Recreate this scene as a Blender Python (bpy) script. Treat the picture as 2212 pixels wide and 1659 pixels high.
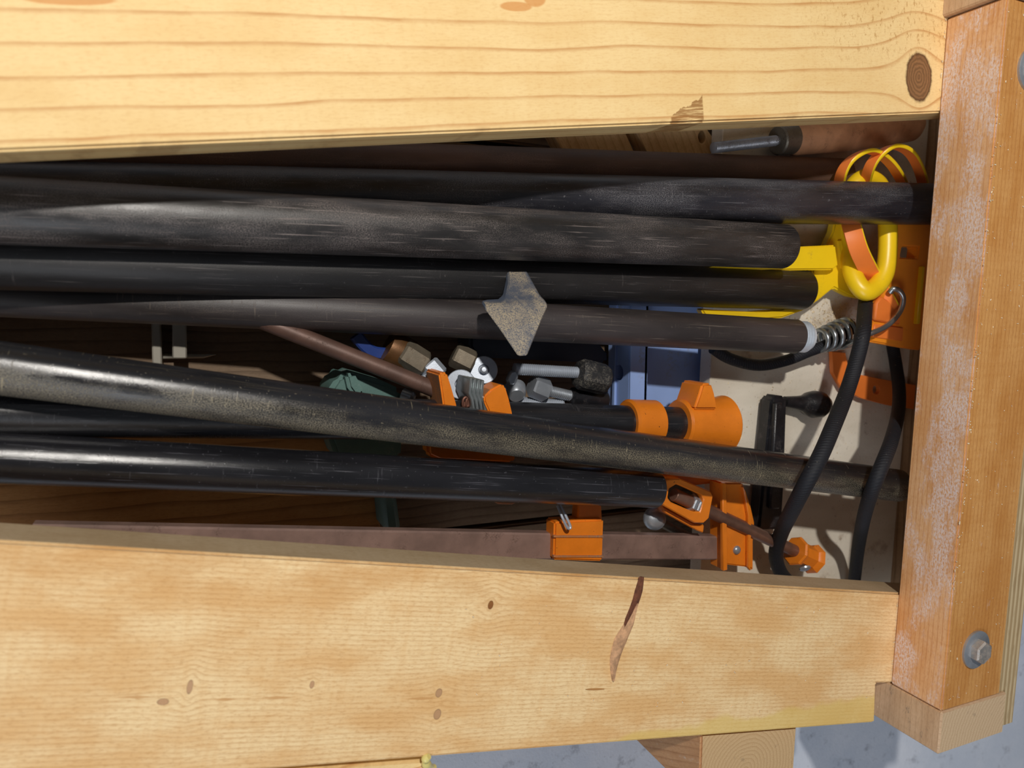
import bpy, bmesh, math, random
from mathutils import Vector, Matrix
random.seed(7)
S = bpy.context.scene
COL = S.collection
for o in list(bpy.data.objects): bpy.data.objects.remove(o, do_unlink=True)

# ------------------------------------------------------------------ camera
FPX, PX0, PY0 = 1560.0, 1106.0, 829.5
PHI = math.radians(24.0)
ZP = 0.200                       # upper face of the two rails above the concrete
sn, cs = math.sin(PHI), math.cos(PHI)
# view axes (right, up, back) of the world axes
EY = Vector((0.0216, 1.0, 0.11)).normalized(); EX = Vector((cs, 0.0, -sn)); EX = (EX - EY * EX.dot(EY)).normalized(); EZ = EX.cross(EY)
R_ = Vector((EX.x, EY.x, EZ.x)); U_ = Vector((EX.y, EY.y, EZ.y)); B_ = Vector((EX.z, EY.z, EZ.z))
CAM = Vector((0.0, 0.0, ZP - EZ.dot(Vector((0.2557, -0.1719, -0.487)))))
cd = bpy.data.cameras.new('camera'); cam = bpy.data.objects.new('camera', cd); COL.objects.link(cam)
cam.matrix_world = Matrix(((R_.x, U_.x, B_.x, CAM.x), (R_.y, U_.y, B_.y, CAM.y), (R_.z, U_.z, B_.z, CAM.z), (0, 0, 0, 1)))
cd.sensor_fit = 'HORIZONTAL'; cd.sensor_width = 36.0; cd.lens = FPX / 2212 * 36.0
cd.clip_start = 0.01; cd.clip_end = 20
cd.dof.use_dof = True; cd.dof.focus_distance = 0.43; cd.dof.aperture_fstop = 9.0
S.camera = cam

# ------------------------------------------------------------------ world, lamp, exposure
w = bpy.data.worlds.new('world'); S.world = w; w.use_nodes = True
w.node_tree.nodes['Background'].inputs[0].default_value = (0.85, 0.90, 1.0, 1)
w.node_tree.nodes['Background'].inputs[1].default_value = 0.085
ld = bpy.data.lights.new('work_lamp', 'POINT'); lamp = bpy.data.objects.new('work_lamp', ld); COL.objects.link(lamp)
lamp.location = (-0.03, 0.42, 0.95); ld.energy = 25.5; ld.color = (1.0, 0.95, 0.88); ld.shadow_soft_size = 0.016
rd = bpy.data.lights.new('room_light', 'AREA'); rl = bpy.data.objects.new('room_light', rd); COL.objects.link(rl)
rd.shape = 'RECTANGLE'; rd.size = 1.2; rd.size_y = 0.5; rd.energy = 11.0; rd.color = (0.88, 0.93, 1.0)
rl.location = (-0.6, -1.15, 1.35); rl.rotation_euler = (Vector((0.55, -0.3, 0.0)) - Vector(rl.location)).to_track_quat('-Z', 'Y').to_euler()
S.view_settings.view_transform = 'Standard'; S.view_settings.look = 'None'
S.view_settings.gamma = 1.0; S.view_settings.use_curve_mapping = False
S.view_settings.exposure = 0.0

# ------------------------------------------------------------------ geometry helpers
def ray(x, y):
    return R_ * ((x - PX0) / FPX) + U_ * (-(y - PY0) / FPX) - B_
def at(x, y, z):
    d = ray(x, y); return CAM + d * ((z - CAM.z) / d.z)
def mmpx(x, y, z):               # metres per pixel there
    d = ray(x, y); return ((z - CAM.z) / d.z) / FPX
def lin(r, g, b):
    f = lambda c: (c / 255 / 12.92) if c / 255 <= 0.04045 else ((c / 255 + 0.055) / 1.055) ** 2.4
    return (f(r), f(g), f(b), 1.0)

def link(name, bm, mats, parent=None, uvf=None, smooth=True, bevel=0.0, bev_seg=1, angle=40):
    if bevel > 0:
        bm.normal_update()
        es = [e for e in bm.edges if len(e.link_faces) == 2 and e.calc_face_angle(0) > math.radians(25)]
        bmesh.ops.bevel(bm, geom=es, offset=bevel, segments=bev_seg, affect='EDGES', clamp_overlap=True)
    bm.normal_update()
    if uvf:
        ul = (bm.loops.layers.uv.get('UVMap') or bm.loops.layers.uv.new('UVMap'))
        for f in bm.faces:
            for l in f.loops: l[ul].uv = uvf(l.vert.co, f.normal)
    lo = Vector((min(v.co.x for v in bm.verts), min(v.co.y for v in bm.verts), min(v.co.z for v in bm.verts)))
    hi = Vector((max(v.co.x for v in bm.verts), max(v.co.y for v in bm.verts), max(v.co.z for v in bm.verts)))
    base = Vector(((lo.x + hi.x) / 2, (lo.y + hi.y) / 2, lo.z))
    for v in bm.verts: v.co -= base
    me = bpy.data.meshes.new(name); bm.to_mesh(me); bm.free()
    if not isinstance(mats, (list, tuple)): mats = [mats]
    for m in mats: me.materials.append(m)
    if smooth:
        me.polygons.foreach_set('use_smooth', [True] * len(me.polygons))
        me.set_sharp_from_angle(angle=math.radians(angle))
    o = bpy.data.objects.new(name, me); COL.objects.link(o)
    if parent is not None:
        o.parent = parent
        p = parent; off = Vector((0, 0, 0))
        while p: off += Vector(p.location); p = p.parent
        o.location = base - off
    else: o.location = base
    return o

def tag(o, label, cat, group=None, kind=None):
    o['label'] = label
    if cat: o['category'] = cat
    if group: o['group'] = group
    if kind: o['kind'] = kind
    return o
def thing(name, loc, label, cat, group=None, kind=None):
    o = bpy.data.objects.new(name, None); COL.objects.link(o); o.location = loc; o.empty_display_size = 0.02
    return tag(o, label, cat, group, kind)

def add_plate(bm, pts, off, holes=(), mat=0, wall_mat=None, hole_mat=None):
    """planar outline (with holes) extruded by the vector off"""
    loops = [list(pts)] + [list(h) for h in holes]
    from mathutils.geometry import tessellate_polygon
    flat = [Vector(p) for lp in loops for p in lp]
    tris = tessellate_polygon([[Vector(p) for p in lp] for lp in loops])
    A = [bm.verts.new(p) for p in flat]; Bv = [bm.verts.new(p + off) for p in flat]
    if len(loops) == 1 and len(flat) == 4: tris = [(0, 1, 2, 3)]
    for idx in tris:
        f1 = bm.faces.new([A[i] for i in idx]); f2 = bm.faces.new([Bv[i] for i in reversed(idx)])
        f1.material_index = mat; f2.material_index = mat
    st = 0
    for li, lp in enumerate(loops):
        n = len(lp)
        for i in range(n):
            a, b = st + i, st + (i + 1) % n
            f = bm.faces.new([A[a], A[b], Bv[b], Bv[a]])
            f.material_index = mat if wall_mat is None else wall_mat
            if li and hole_mat is not None: f.material_index = hole_mat
        st += n
    bmesh.ops.recalc_face_normals(bm, faces=bm.faces[:])
def plate(pix, z, dz, holes=()):
    bm = bmesh.new()
    add_plate(bm, [at(p[0], p[1], p[2] if len(p) > 2 else z) for p in pix], Vector((0, 0, -dz)),
              [[at(p[0], p[1], z) for p in h] for h in holes])
    return bm

def catmull(pts, sub=8, closed=False):
    P = [Vector(p) for p in pts]; n = len(P); out = []
    for i in range(n if closed else n - 1):
        if closed: a, b, c, d = P[i - 1], P[i], P[(i + 1) % n], P[(i + 2) % n]
        else: a, b, c, d = P[max(i - 1, 0)], P[i], P[i + 1], P[min(i + 2, n - 1)]
        for j in range(sub):
            t = j / sub
            out.append(0.5 * ((2 * b) + (c - a) * t + (2 * a - 5 * b + 4 * c - d) * t * t + (3 * b - a - 3 * c + d) * t ** 3))
    if not closed: out.append(P[-1].copy())
    return out
def add_sweep(bm, path, sect, up=None, closed=False, mats=None, caps=True):
    """sect: list of (a, b); a along the side axis, b along the up axis; sect may be a function of t"""
    n = len(path); rings = []; prev = None; L = 0; ul = (bm.loops.layers.uv.get('UVMap') or bm.loops.layers.uv.new('UVMap')); Ls = []
    for i, p in enumerate(path):
        if closed: t = (path[(i + 1) % n] - path[i - 1]).normalized()
        else: t = (path[min(i + 1, n - 1)] - path[max(i - 1, 0)]).normalized()
        if up is not None:
            s = t.cross(up).normalized(); q = s.cross(t).normalized()
        else:
            if prev is None:
                h = Vector((0, 0, 1)) if abs(t.z) < 0.9 else Vector((1, 0, 0))
                s = t.cross(h).normalized()
            else: s = (prev - t * prev.dot(t)).normalized()
            prev = s; q = s.cross(t)
        if i: L += (p - path[i - 1]).length
        Ls.append(L)
        sc = sect(i / max(n - 1, 1)) if callable(sect) else sect
        rings.append([bm.verts.new(p + s * a + q * b) for a, b in sc])
    m = len(rings[0])
    per = [0]
    sc = sect(0.5) if callable(sect) else sect
    for j in range(m): per.append(per[-1] + math.hypot(sc[(j + 1) % m][0] - sc[j][0], sc[(j + 1) % m][1] - sc[j][1]))
    for i in range(n if closed else n - 1):
        i2 = (i + 1) % n
        for j in range(m):
            f = bm.faces.new([rings[i][j], rings[i][(j + 1) % m], rings[i2][(j + 1) % m], rings[i2][j]])
            if mats: f.material_index = mats[j]
            l1 = Ls[i]; l2 = Ls[i2] if i2 else L + (path[0] - path[-1]).length
            for lp, uv in zip(f.loops, ((l1, per[j]), (l1, per[j + 1]), (l2, per[j + 1]), (l2, per[j]))): lp[ul].uv = uv
    if caps and not closed:
        bm.faces.new(rings[0]); bm.faces.new(list(reversed(rings[-1])))
    bmesh.ops.recalc_face_normals(bm, faces=bm.faces[:])
def circ(r, seg=14, ry=None):
    return [(r * math.cos(2 * math.pi * i / seg), (ry or r) * math.sin(2 * math.pi * i / seg)) for i in range(seg)]
def rect(w, h, b=0.0):
    if b <= 0: return [(-w / 2, -h / 2), (w / 2, -h / 2), (w / 2, h / 2), (-w / 2, h / 2)]
    x, y = w / 2, h / 2
    return [(-x + b, -y), (x - b, -y), (x, -y + b), (x, y - b), (x - b, y), (-x + b, y), (-x, y - b), (-x, -y + b)]
def add_lathe(bm, p, axis, prof, seg=24, mats=None, flat=False):
    """prof: (distance along axis, radius)"""
    axis = axis.normalized(); h = Vector((0, 0, 1)) if abs(axis.z) < 0.9 else Vector((1, 0, 0))
    s = axis.cross(h).normalized(); q = s.cross(axis); ul = (bm.loops.layers.uv.get('UVMap') or bm.loops.layers.uv.new('UVMap'))
    rings = []
    for d, r in prof:
        c = p + axis * d
        if r < 1e-6: rings.append([bm.verts.new(c)])
        else: rings.append([bm.verts.new(c + (s * math.cos(2 * math.pi * j / seg) + q * math.sin(2 * math.pi * j / seg)) * r) for j in range(seg)])
    for i in range(len(prof) - 1):
        a, b = rings[i], rings[i + 1]; r = max(prof[i][1], prof[i + 1][1])
        for j in range(seg):
            j2 = (j + 1) % seg
            if len(a) == 1 and len(b) == 1: continue
            if len(a) == 1: vs = [a[0], b[j2], b[j]]; ds = (prof[i][0], prof[i + 1][0], prof[i + 1][0]); js = (j, j + 1, j)
            elif len(b) == 1: vs = [a[j], a[j2], b[0]]; ds = (prof[i][0], prof[i][0], prof[i + 1][0]); js = (j, j + 1, j)
            else: vs = [a[j], a[j2], b[j2], b[j]]; ds = (prof[i][0], prof[i][0], prof[i + 1][0], prof[i + 1][0]); js = (j, j + 1, j + 1, j)
            f = bm.faces.new(vs)
            if mats: f.material_index = mats[i]
            for lp, d, jj in zip(f.loops, ds, js): lp[ul].uv = (d, 2 * math.pi * r * jj / seg)
    for rg, rev in ((rings[0], True), (rings[-1], False)):
        if len(rg) > 2: bm.faces.new(list(reversed(rg)) if rev else rg)
    bmesh.ops.recalc_face_normals(bm, faces=bm.faces[:])
def lathe(p, axis, prof, seg=24, mats=None):
    bm = bmesh.new(); add_lathe(bm, p, axis, prof, seg, mats); return bm
def add_box(bm, c, sx, sy, sz, rot=None, mat=0):
    m = Matrix.Translation(c) @ (rot.to_4x4() if rot else Matrix.Identity(4)) @ Matrix.Diagonal((sx, sy, sz, 1))
    r = bmesh.ops.create_cube(bm, size=1, matrix=m)
    for v in r['verts']:
        for f in v.link_faces: f.material_index = mat
def rod(a, b, r, seg=14):
    return lathe(a, b - a, [(0, r * 0.9), (r * 0.1, r), ((b - a).length - r * 0.1, r), ((b - a).length, r * 0.9)], seg)
def threaded(a, b, r, pitch=0.0016, seg=14):
    L = (b - a).length; n = int(L / pitch); prof = [(0, r * 0.85)]
    for i in range(n): prof += [((i + 0.25) * pitch, r), ((i + 0.75) * pitch, r * 0.86)]
    prof.append((L, r * 0.85))
    return lathe(a, b - a, prof, seg)
def hexbar(bm, a, axis, L, r, ch=0.12):
    add_lathe(bm, a, axis, [(0, r * (1 - ch)), (r * ch, r), (L - r * ch, r), (L, r * (1 - ch))], 6)

# ------------------------------------------------------------------ material helpers
class NB:
    def __init__(s, name):
        s.m = bpy.data.materials.new(name); s.m.use_nodes = True; s.t = s.m.node_tree
        s.b = s.t.nodes['Principled BSDF']; s.uvn = None
    def n(s, t): return s.t.nodes.new(t)
    def put(s, sock, v):
        if isinstance(v, bpy.types.NodeSocket): s.t.links.new(v, sock)
        elif isinstance(v, (int, float)): sock.default_value = v if sock.type == 'VALUE' else ((v, v, v, 1) if sock.type == 'RGBA' else (v, v, v))
        else: sock.default_value = v
    def uv(s):
        if not s.uvn: s.uvn = s.n('ShaderNodeUVMap'); s.uvn.uv_map = 'UVMap'
        return s.uvn.outputs[0]
    def co(s):
        return s.n('ShaderNodeTexCoord').outputs['Object']
    def sep(s, v):
        q = s.n('ShaderNodeSeparateXYZ'); s.put(q.inputs[0], v); return q.outputs[0], q.outputs[1], q.outputs[2]
    def comb(s, x, y, z=0.0):
        q = s.n('ShaderNodeCombineXYZ'); s.put(q.inputs[0], x); s.put(q.inputs[1], y); s.put(q.inputs[2], z); return q.outputs[0]
    def M(s, op, a, b=0.0, c=0.0, clamp=False):
        q = s.n('ShaderNodeMath'); q.operation = op; q.use_clamp = clamp
        s.put(q.inputs[0], a); s.put(q.inputs[1], b); s.put(q.inputs[2], c); return q.outputs[0]
    def scale(s, v, x, y, z=1.0, off=(0, 0, 0)):
        q = s.n('ShaderNodeMapping'); s.put(q.inputs[0], v); q.inputs['Scale'].default_value = (x, y, z); q.inputs['Location'].default_value = off; return q.outputs[0]
    def noise(s, v, sc=1.0, det=3, rough=0.55, dist=0.0):
        q = s.n('ShaderNodeTexNoise'); s.put(q.inputs['Vector'], v); q.inputs['Scale'].default_value = sc
        q.inputs['Detail'].default_value = det; q.inputs['Roughness'].default_value = rough; q.inputs['Distortion'].default_value = dist
        return q.outputs[0]
    def vor(s, v, sc=1.0):
        q = s.n('ShaderNodeTexVoronoi'); s.put(q.inputs['Vector'], v); q.inputs['Scale'].default_value = sc; return q.outputs[0], q.outputs[1]
    def step(s, v, a, b):
        q = s.n('ShaderNodeMapRange'); q.interpolation_type = 'SMOOTHSTEP'; s.put(q.inputs[0], v)
        s.put(q.inputs[1], a); s.put(q.inputs[2], b); return q.outputs[0]
    def mix(s, f, a, b, mode='MIX'):
        q = s.n('ShaderNodeMix'); q.data_type = 'RGBA'; q.blend_type = mode
        s.put(q.inputs[0], f); s.put(q.inputs[6], a); s.put(q.inputs[7], b); return q.outputs[2]
    def ramp(s, f, stops):
        q = s.n('ShaderNodeValToRGB'); s.put(q.inputs[0], f); e = q.color_ramp.elements
        while len(e) < len(stops): e.new(0.5)
        for x, (p, c) in zip(e, stops): x.position = p; x.color = c if hasattr(c, '__len__') else (c, c, c, 1)
        return q.outputs[0]
    def done(s, col, rough=0.5, metal=0.0, bump=None, bstr=0.3, bdist=0.001, spec=None):
        s.put(s.b.inputs['Base Color'], col); s.put(s.b.inputs['Roughness'], rough); s.put(s.b.inputs['Metallic'], metal)
        if spec is not None: s.b.inputs['Specular IOR Level'].default_value = spec
        if bump is not None:
            q = s.n('ShaderNodeBump'); q.inputs['Strength'].default_value = bstr; q.inputs['Distance'].default_value = bdist
            s.put(q.inputs['Height'], bump); s.t.links.new(q.outputs[0], s.b.inputs['Normal'])
        return s.m

def pipe_mat(name, base, dust, dust_col, rough=0.35, streak=0.3, seed=0.0, fine=0.3, marks=0.2, band=None):
    m = NB(name); uv = m.uv()
    uvs = m.scale(uv, 1, 1, 1, (seed, seed * 0.37, 0))
    patch = m.noise(m.scale(uvs, 18, 60), 1, 4, 0.6)
    st = m.noise(m.scale(uvs, 25, 900), 1, 3, 0.6)
    grain = m.noise(m.scale(uvs, 1500, 2100), 1, 3, 0.75)
    spk = m.noise(m.scale(uvs, 420, 500), 1, 3, 0.75)
    tick = m.noise(m.scale(uvs, 700, 55), 1, 2, 0.6)
    d1 = m.M('MULTIPLY', m.step(patch, 0.62 - 0.42 * dust, 0.85 - 0.35 * dust), m.step(grain, 0.42, 0.66), clamp=True)
    if band:
        vv = m.M('DIVIDE', m.sep(uv)[1], band[2]); bm_ = m.M('SUBTRACT', 1.0, m.step(m.M('ABSOLUTE', m.M('SUBTRACT', vv, band[0])), band[1] * 0.5, band[1]))
        d1 = m.M('MULTIPLY', d1, bm_)
    d2 = m.M('MULTIPLY', m.step(st, 0.58, 0.72), streak)
    d3 = m.M('MULTIPLY', m.step(spk, 0.63, 0.74), fine)
    d4 = m.M('MULTIPLY', m.M('MULTIPLY', m.step(tick, 0.62, 0.70), m.step(patch, 0.5, 0.62)), marks)
    d = m.M('ADD', m.M('ADD', m.M('MULTIPLY', d1, min(1, dust * 1.2)), d2), m.M('ADD', d3, d4), clamp=True)
    var = m.noise(m.scale(uvs, 12, 40), 1, 3)
    b = m.mix(m.step(var, 0.35, 0.65), base, tuple(c * 1.9 for c in base[:3]) + (1,))
    col = m.mix(m.M('MULTIPLY', d, 0.75), b, dust_col)
    r = m.M('ADD', rough, m.M('ADD', m.M('MULTIPLY', d, 0.45), m.M('MULTIPLY', m.M('SUBTRACT', patch, 0.5), 0.2)), clamp=True)
    return m.done(col, r, 0.0, m.M('ADD', m.M('MULTIPLY', d, 0.6), m.M('MULTIPLY', grain, 0.5)), 0.30, 0.0004, 0.75)

def plain(name, c, rough=0.5, metal=0.0, var=0.15, sc=60, dirt=0.0, dirt_col=(0.12, 0.09, 0.06, 1), bump=0.15, chips=None):
    m = NB(name); co = m.co()
    nz = m.noise(co, sc, 4, 0.6); f = m.noise(co, sc * 22, 2, 0.6)
    col = m.mix(m.step(nz, 0.3, 0.7), tuple(x * (1 - var) for x in c[:3]) + (1,), tuple(min(1, x * (1 + var)) for x in c[:3]) + (1,))
    r = rough
    if dirt > 0:
        df = m.M('MULTIPLY', m.step(m.noise(co, sc * 1.7, 5, 0.7), 0.62 - 0.3 * dirt, 0.8 - 0.2 * dirt), m.step(f, 0.40, 0.62))
        col = m.mix(m.M('MULTIPLY', df, min(1.0, 0.5 + dirt)), col, dirt_col); r = m.M('ADD', rough, m.M('MULTIPLY', df, 0.4), clamp=True)
    if chips is not None:
        cf = m.step(m.noise(co, 420, 3, 0.65), 0.70, 0.73)
        col = m.mix(cf, col, chips)
    return m.done(col, r, metal, m.M('ADD', m.M('MULTIPLY', nz, 0.6), f), bump, 0.0003)

def wood_mat(name, pale, mid, line, spacing, sharp=0.9, warp=0.25, blotch=0.35, fibre=0.5, knots=(), stain=None, seed=0.0, rough=0.62, bands=True, extra=None, linestr=1.0, stain_thr=0.56, soft=0.28, stsc=(60, 150)):
    """uv in metres, u along the grain; knots: (u, v, ru, rv, reach, colour)"""
    m = NB(name); uv = m.uv(); u, v, _ = m.sep(uv)
    psi = v
    for (ku, kv, ru, rv, reach, kc) in knots:
        dx = m.M('DIVIDE', m.M('SUBTRACT', u, ku), ru * reach); dy = m.M('DIVIDE', m.M('SUBTRACT', v, kv), rv * reach)
        q = m.M('ADD', m.M('ADD', m.M('MULTIPLY', dx, dx), m.M('MULTIPLY', dy, dy)), 0.35)
        psi = m.M('SUBTRACT', psi, m.M('DIVIDE', m.M('MULTIPLY', m.M('SUBTRACT', v, kv), 0.42), q))
    low = m.noise(m.scale(uv, 9, 30, 1, (seed, seed, 0)), 1, 2, 0.5)
    low2 = m.noise(m.scale(uv, 45, 60, 1, (seed, -seed, 0)), 1, 2, 0.5)
    ph = m.M('ADD', m.M('DIVIDE', psi, spacing), m.M('ADD', m.M('MULTIPLY', low, warp * 4), m.M('MULTIPLY', low2, warp * 0.5)))
    fr = m.M('FRACT', m.M('ADD', ph, 100.0 + seed))
    ln = m.M('MULTIPLY', m.ramp(fr, [(0.0, 0.0), (max(sharp - soft, 0.02), 0.04), (sharp, 0.7), (min(sharp + 0.05, 0.97), 1.0), (min(sharp + 0.09, 0.99), 0.1), (1.0, 0.0)]), linestr)
    fb = m.noise(m.scale(uv, 70, 1400, 1, (seed, 0, 0)), 1, 3, 0.6)
    ch = m.noise(m.scale(uv, 260, 28), 1, 3, 0.6)
    bl = m.noise(m.scale(uv, 14, 38, 1, (seed * 3, 0, 0)), 1, 4, 0.6)
    px_ = m.noise(m.scale(uv, 330, 1100), 1, 2, 0.65)
    col = m.mix(m.M('MULTIPLY', m.step(bl, 0.38, 0.66), blotch), pale, mid)
    col = m.mix(m.M('MULTIPLY', m.step(ch, 0.42, 0.70), 0.30 * blotch), col, mid)
    col = m.mix(m.M('MULTIPLY', m.step(fb, 0.45, 0.72), 0.35 * fibre), col, mid)
    col = m.mix(m.M('MULTIPLY', m.step(px_, 0.46, 0.72), 0.42 * fibre), col, line)
    lm = m.M('MULTIPLY', ln, m.M('ADD', 0.55, m.M('MULTIPLY', m.step(low2, 0.3, 0.7), 0.45)))
    col = m.mix(lm, col, line)
    for (ku, kv, ru, rv, reach, kc) in knots:
        dx = m.M('DIVIDE', m.M('SUBTRACT', u, ku), ru); dy = m.M('DIVIDE', m.M('SUBTRACT', v, kv), rv)
        wob = m.M('MULTIPLY', m.M('SUBTRACT', m.noise(uv, 220, 2), 0.5), 0.25)
        r = m.M('ADD', m.M('SQRT', m.M('ADD', m.M('MULTIPLY', dx, dx), m.M('MULTIPLY', dy, dy))), wob)
        ring = m.M('ADD', 0.5, m.M('MULTIPLY', m.M('SINE', m.M('MULTIPLY', r, 34.0)), 0.5))
        kcol = m.mix(ring, kc, tuple(c * 0.62 for c in kc[:3]) + (1,))
        rim = m.M('MULTIPLY', m.step(r, 0.82, 0.97), m.M('SUBTRACT', 1.0, m.step(r, 1.0, 1.12)))
        col = m.mix(m.M('SUBTRACT', 1.0, m.step(r, 0.97, 1.03)), col, kcol)
        col = m.mix(m.M('MULTIPLY', rim, 0.55), col, tuple(c * 0.35 for c in kc[:3]) + (1,))
    if stain:
        sf = m.step(m.noise(m.scale(uv, stsc[0], stsc[1], 1, (seed * 2, 1, 0)), 1, 5, 0.7), stain_thr, stain_thr + 0.16)
        gr = m.step(m.noise(m.scale(uv, 500, 900), 1, 3, 0.7), 0.35, 0.62)
        col = m.mix(m.M('MULTIPLY', m.M('MULTIPLY', sf, gr), 0.75), col, stain)
    if extra: col = extra(m, u, v, uv, col)
    return m.done(col, rough, 0.0, m.M('ADD', m.M('MULTIPLY', fb, 0.7), m.M('MULTIPLY', px_, 0.5)), 0.25, 0.0005, 0.3)

def endgrain_mat(name, pale, line, centre, spacing, seed=0.0):
    m = NB(name); uv = m.uv(); u, v, _ = m.sep(uv)
    w1 = m.noise(m.scale(uv, 60, 60, 1, (seed, 0, 0)), 1, 3)
    dx = m.M('SUBTRACT', u, centre[0]); dy = m.M('SUBTRACT', v, centre[1])
    r = m.M('ADD', m.M('SQRT', m.M('ADD', m.M('MULTIPLY', dx, dx), m.M('MULTIPLY', dy, dy))), m.M('MULTIPLY', w1, spacing * 1.5))
    fr = m.M('FRACT', m.M('DIVIDE', r, spacing))
    ln = m.ramp(fr, [(0.0, 0.0), (0.6, 0.25), (0.9, 0.8), (1.0, 0.0)])
    g = m.noise(uv, 1200, 3, 0.7)
    col = m.mix(m.M('MULTIPLY', ln, 0.6), pale, line)
    col = m.mix(m.M('MULTIPLY', m.step(g, 0.45, 0.7), 0.35), col, line)
    spl = m.step(m.noise(uv, 70, 4, 0.7), 0.60, 0.72)
    col = m.mix(m.M('MULTIPLY', spl, 0.5), col, lin(120, 105, 90))
    return m.done(col, 0.8, 0, g, 0.3, 0.0006, 0.2)

# ================================================================== SETTING
ZF = 0.055
m = NB('concrete'); co = m.co()
c1 = m.noise(co, 9, 6, 0.65); c2 = m.noise(co, 60, 5, 0.7); c3 = m.noise(co, 420, 3, 0.7)
col = m.mix(m.step(c1, 0.35, 0.7), lin(214, 222, 236), lin(234, 238, 248))
col = m.mix(m.M('MULTIPLY', m.step(c2, 0.56, 0.72), 0.5), col, lin(120, 120, 128))
col = m.mix(m.M('MULTIPLY', m.step(c3, 0.66, 0.74), 0.5), col, lin(90, 86, 84))
CONCRETE = m.done(col, 0.85, 0, m.M('ADD', c2, c3), 0.35, 0.001)
bm = bmesh.new(); add_box(bm, Vector((0.35, 0, ZF - 0.02)), 2.6, 2.6, 0.04)
fl = link('floor', bm, CONCRETE, smooth=False); tag(fl, 'grey concrete workshop floor under the wooden rack', None, kind='structure')

# ---- rack frame (rails, cross bar, legs, ply) : one thing
RACK = thing('wooden_rack', (0.2, 0.0, ZF), 'low softwood tool rack of two splayed rails bolted under a crosswise post', 'rack')

def rail_frame(a, b):
    g = (b - a); g.z = 0; g.normalize(); h = Vector((-g.y, g.x, 0)); return g, h
def wood_uv(o, g, h, top):
    def f(co, n):
        d = co - o; return (d.dot(g), d.dot(h) + (top - co.z) * (-1 if n.dot(h) < -0.5 else 1))
    return f

# upper rail: lower edge through (0,330) and (2030,240)
TH = 0.024
a0, a1 = at(0, 327, ZP), at(2032, 243, ZP); g1, h1 = rail_frame(a0, a1)
W1 = 0.112
pL = a0 - g1 * 0.30; pR = a1 + g1 * 0.075
def UVof(o, g, h, x, y, z=ZP):
    d = at(x, y, z) - o; return d.dot(g), d.dot(h)
ku, kv = UVof(a0, g1, h1, 1985, 167); ku2, _ = UVof(a0, g1, h1, 2012, 167); _, kv2 = UVof(a0, g1, h1, 1985, 115)
b1u, b1v = UVof(a0, g1, h1, 1450, 262); b2u, b2v = UVof(a0, g1, h1, 1519, 205)
def upper_extra(m, u, v, uv, col):
    t = m.M('DIVIDE', m.M('SUBTRACT', u, b1u), b2u - b1u)
    inb = m.M('MULTIPLY', m.step(t, -0.02, 0.03), m.M('SUBTRACT', 1.0, m.step(t, 0.95, 0.99)))
    hgt = m.M('MULTIPLY', m.M('ADD', 0.25, m.M('MULTIPLY', t, 0.75)), b2v)
    hgt = m.M('ADD', hgt, m.M('MULTIPLY', m.M('SUBTRACT', m.noise(m.scale(uv, 220, 30), 1, 3), 0.5), 0.008))
    inb = m.M('MULTIPLY', inb, m.M('LESS_THAN', v, hgt))
    stx = m.step(m.noise(m.scale(uv, 60, 1100), 1, 3, 0.7), 0.36, 0.52)
    col = m.mix(m.M('MULTIPLY', m.M('MULTIPLY', inb, stx), 0.8), col, lin(146, 94, 40))
    # scorched rubbed lower edge between the mark and mid span
    e = m.M('MULTIPLY', m.M('SUBTRACT', 1.0, m.step(v, 0.0008, 0.0030)), m.step(m.noise(m.scale(uv, 30, 10), 1, 4, 0.7), 0.52, 0.66))
    col = m.mix(m.M('MULTIPLY', e, 0.35), col, lin(150, 100, 55))
    # resin blobs
    for (x, y, rx, ry) in ((150, -2, 0.016, 0.0022), (1115, 14, 0.0085, 0.0022), (1155, -4, 0.006, 0.004)):
        cu, cv = UVof(a0, g1, h1, x, y)
        q = m.M('ADD', m.M('POWER', m.M('ABSOLUTE', m.M('DIVIDE', m.M('SUBTRACT', u, cu), rx)), 2.0), m.M('POWER', m.M('ABSOLUTE', m.M('DIVIDE', m.M('SUBTRACT', v, cv), ry)), 2.0))
        col = m.mix(m.M('MULTIPLY', m.M('SUBTRACT', 1.0, m.step(q, 0.7, 1.1)), 0.7), col, lin(214, 140, 66))
    # torn grain left of the knot
    tu = m.M('MULTIPLY', m.step(u, ku - 0.11, ku - 0.05), m.step(v, 0.02, 0.045))
    tn = m.step(m.noise(m.scale(uv, 420, 230, 1, (3, 0, 0)), 1, 4, 0.75), 0.55, 0.63)
    col = m.mix(m.M('MULTIPLY', m.M('MULTIPLY', tu, tn), 0.6), col, lin(186, 132, 66))
    return col
W_UP = wood_mat('pale_pine', lin(247, 216, 156), lin(232, 190, 122), lin(200, 140, 78), 0.0112, 0.86, 0.13, 0.42, 0.45,
                knots=[(ku, kv, abs(ku2 - ku), abs(kv2 - kv), 2.4, lin(150, 108, 70))], extra=upper_extra, seed=0.31, linestr=0.85, soft=0.10)
def box4(name, c4, ztop, zbot, mat, g, h, o, parent=RACK, bevel=0.0012, mats=None):
    bm = bmesh.new()
    add_plate(bm, [Vector((p.x, p.y, ztop)) for p in c4], Vector((0, 0, zbot - ztop)))
    return link(name, bm, mats or mat, parent, wood_uv(Vector((o.x, o.y, ztop)), g, h, ztop), bevel=bevel, bev_seg=2, angle=35)
box4('upper_rail', [pL, pR, pR + h1 * W1, pL + h1 * W1], ZP, ZP - TH, W_UP, g1, h1, a0)

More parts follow.
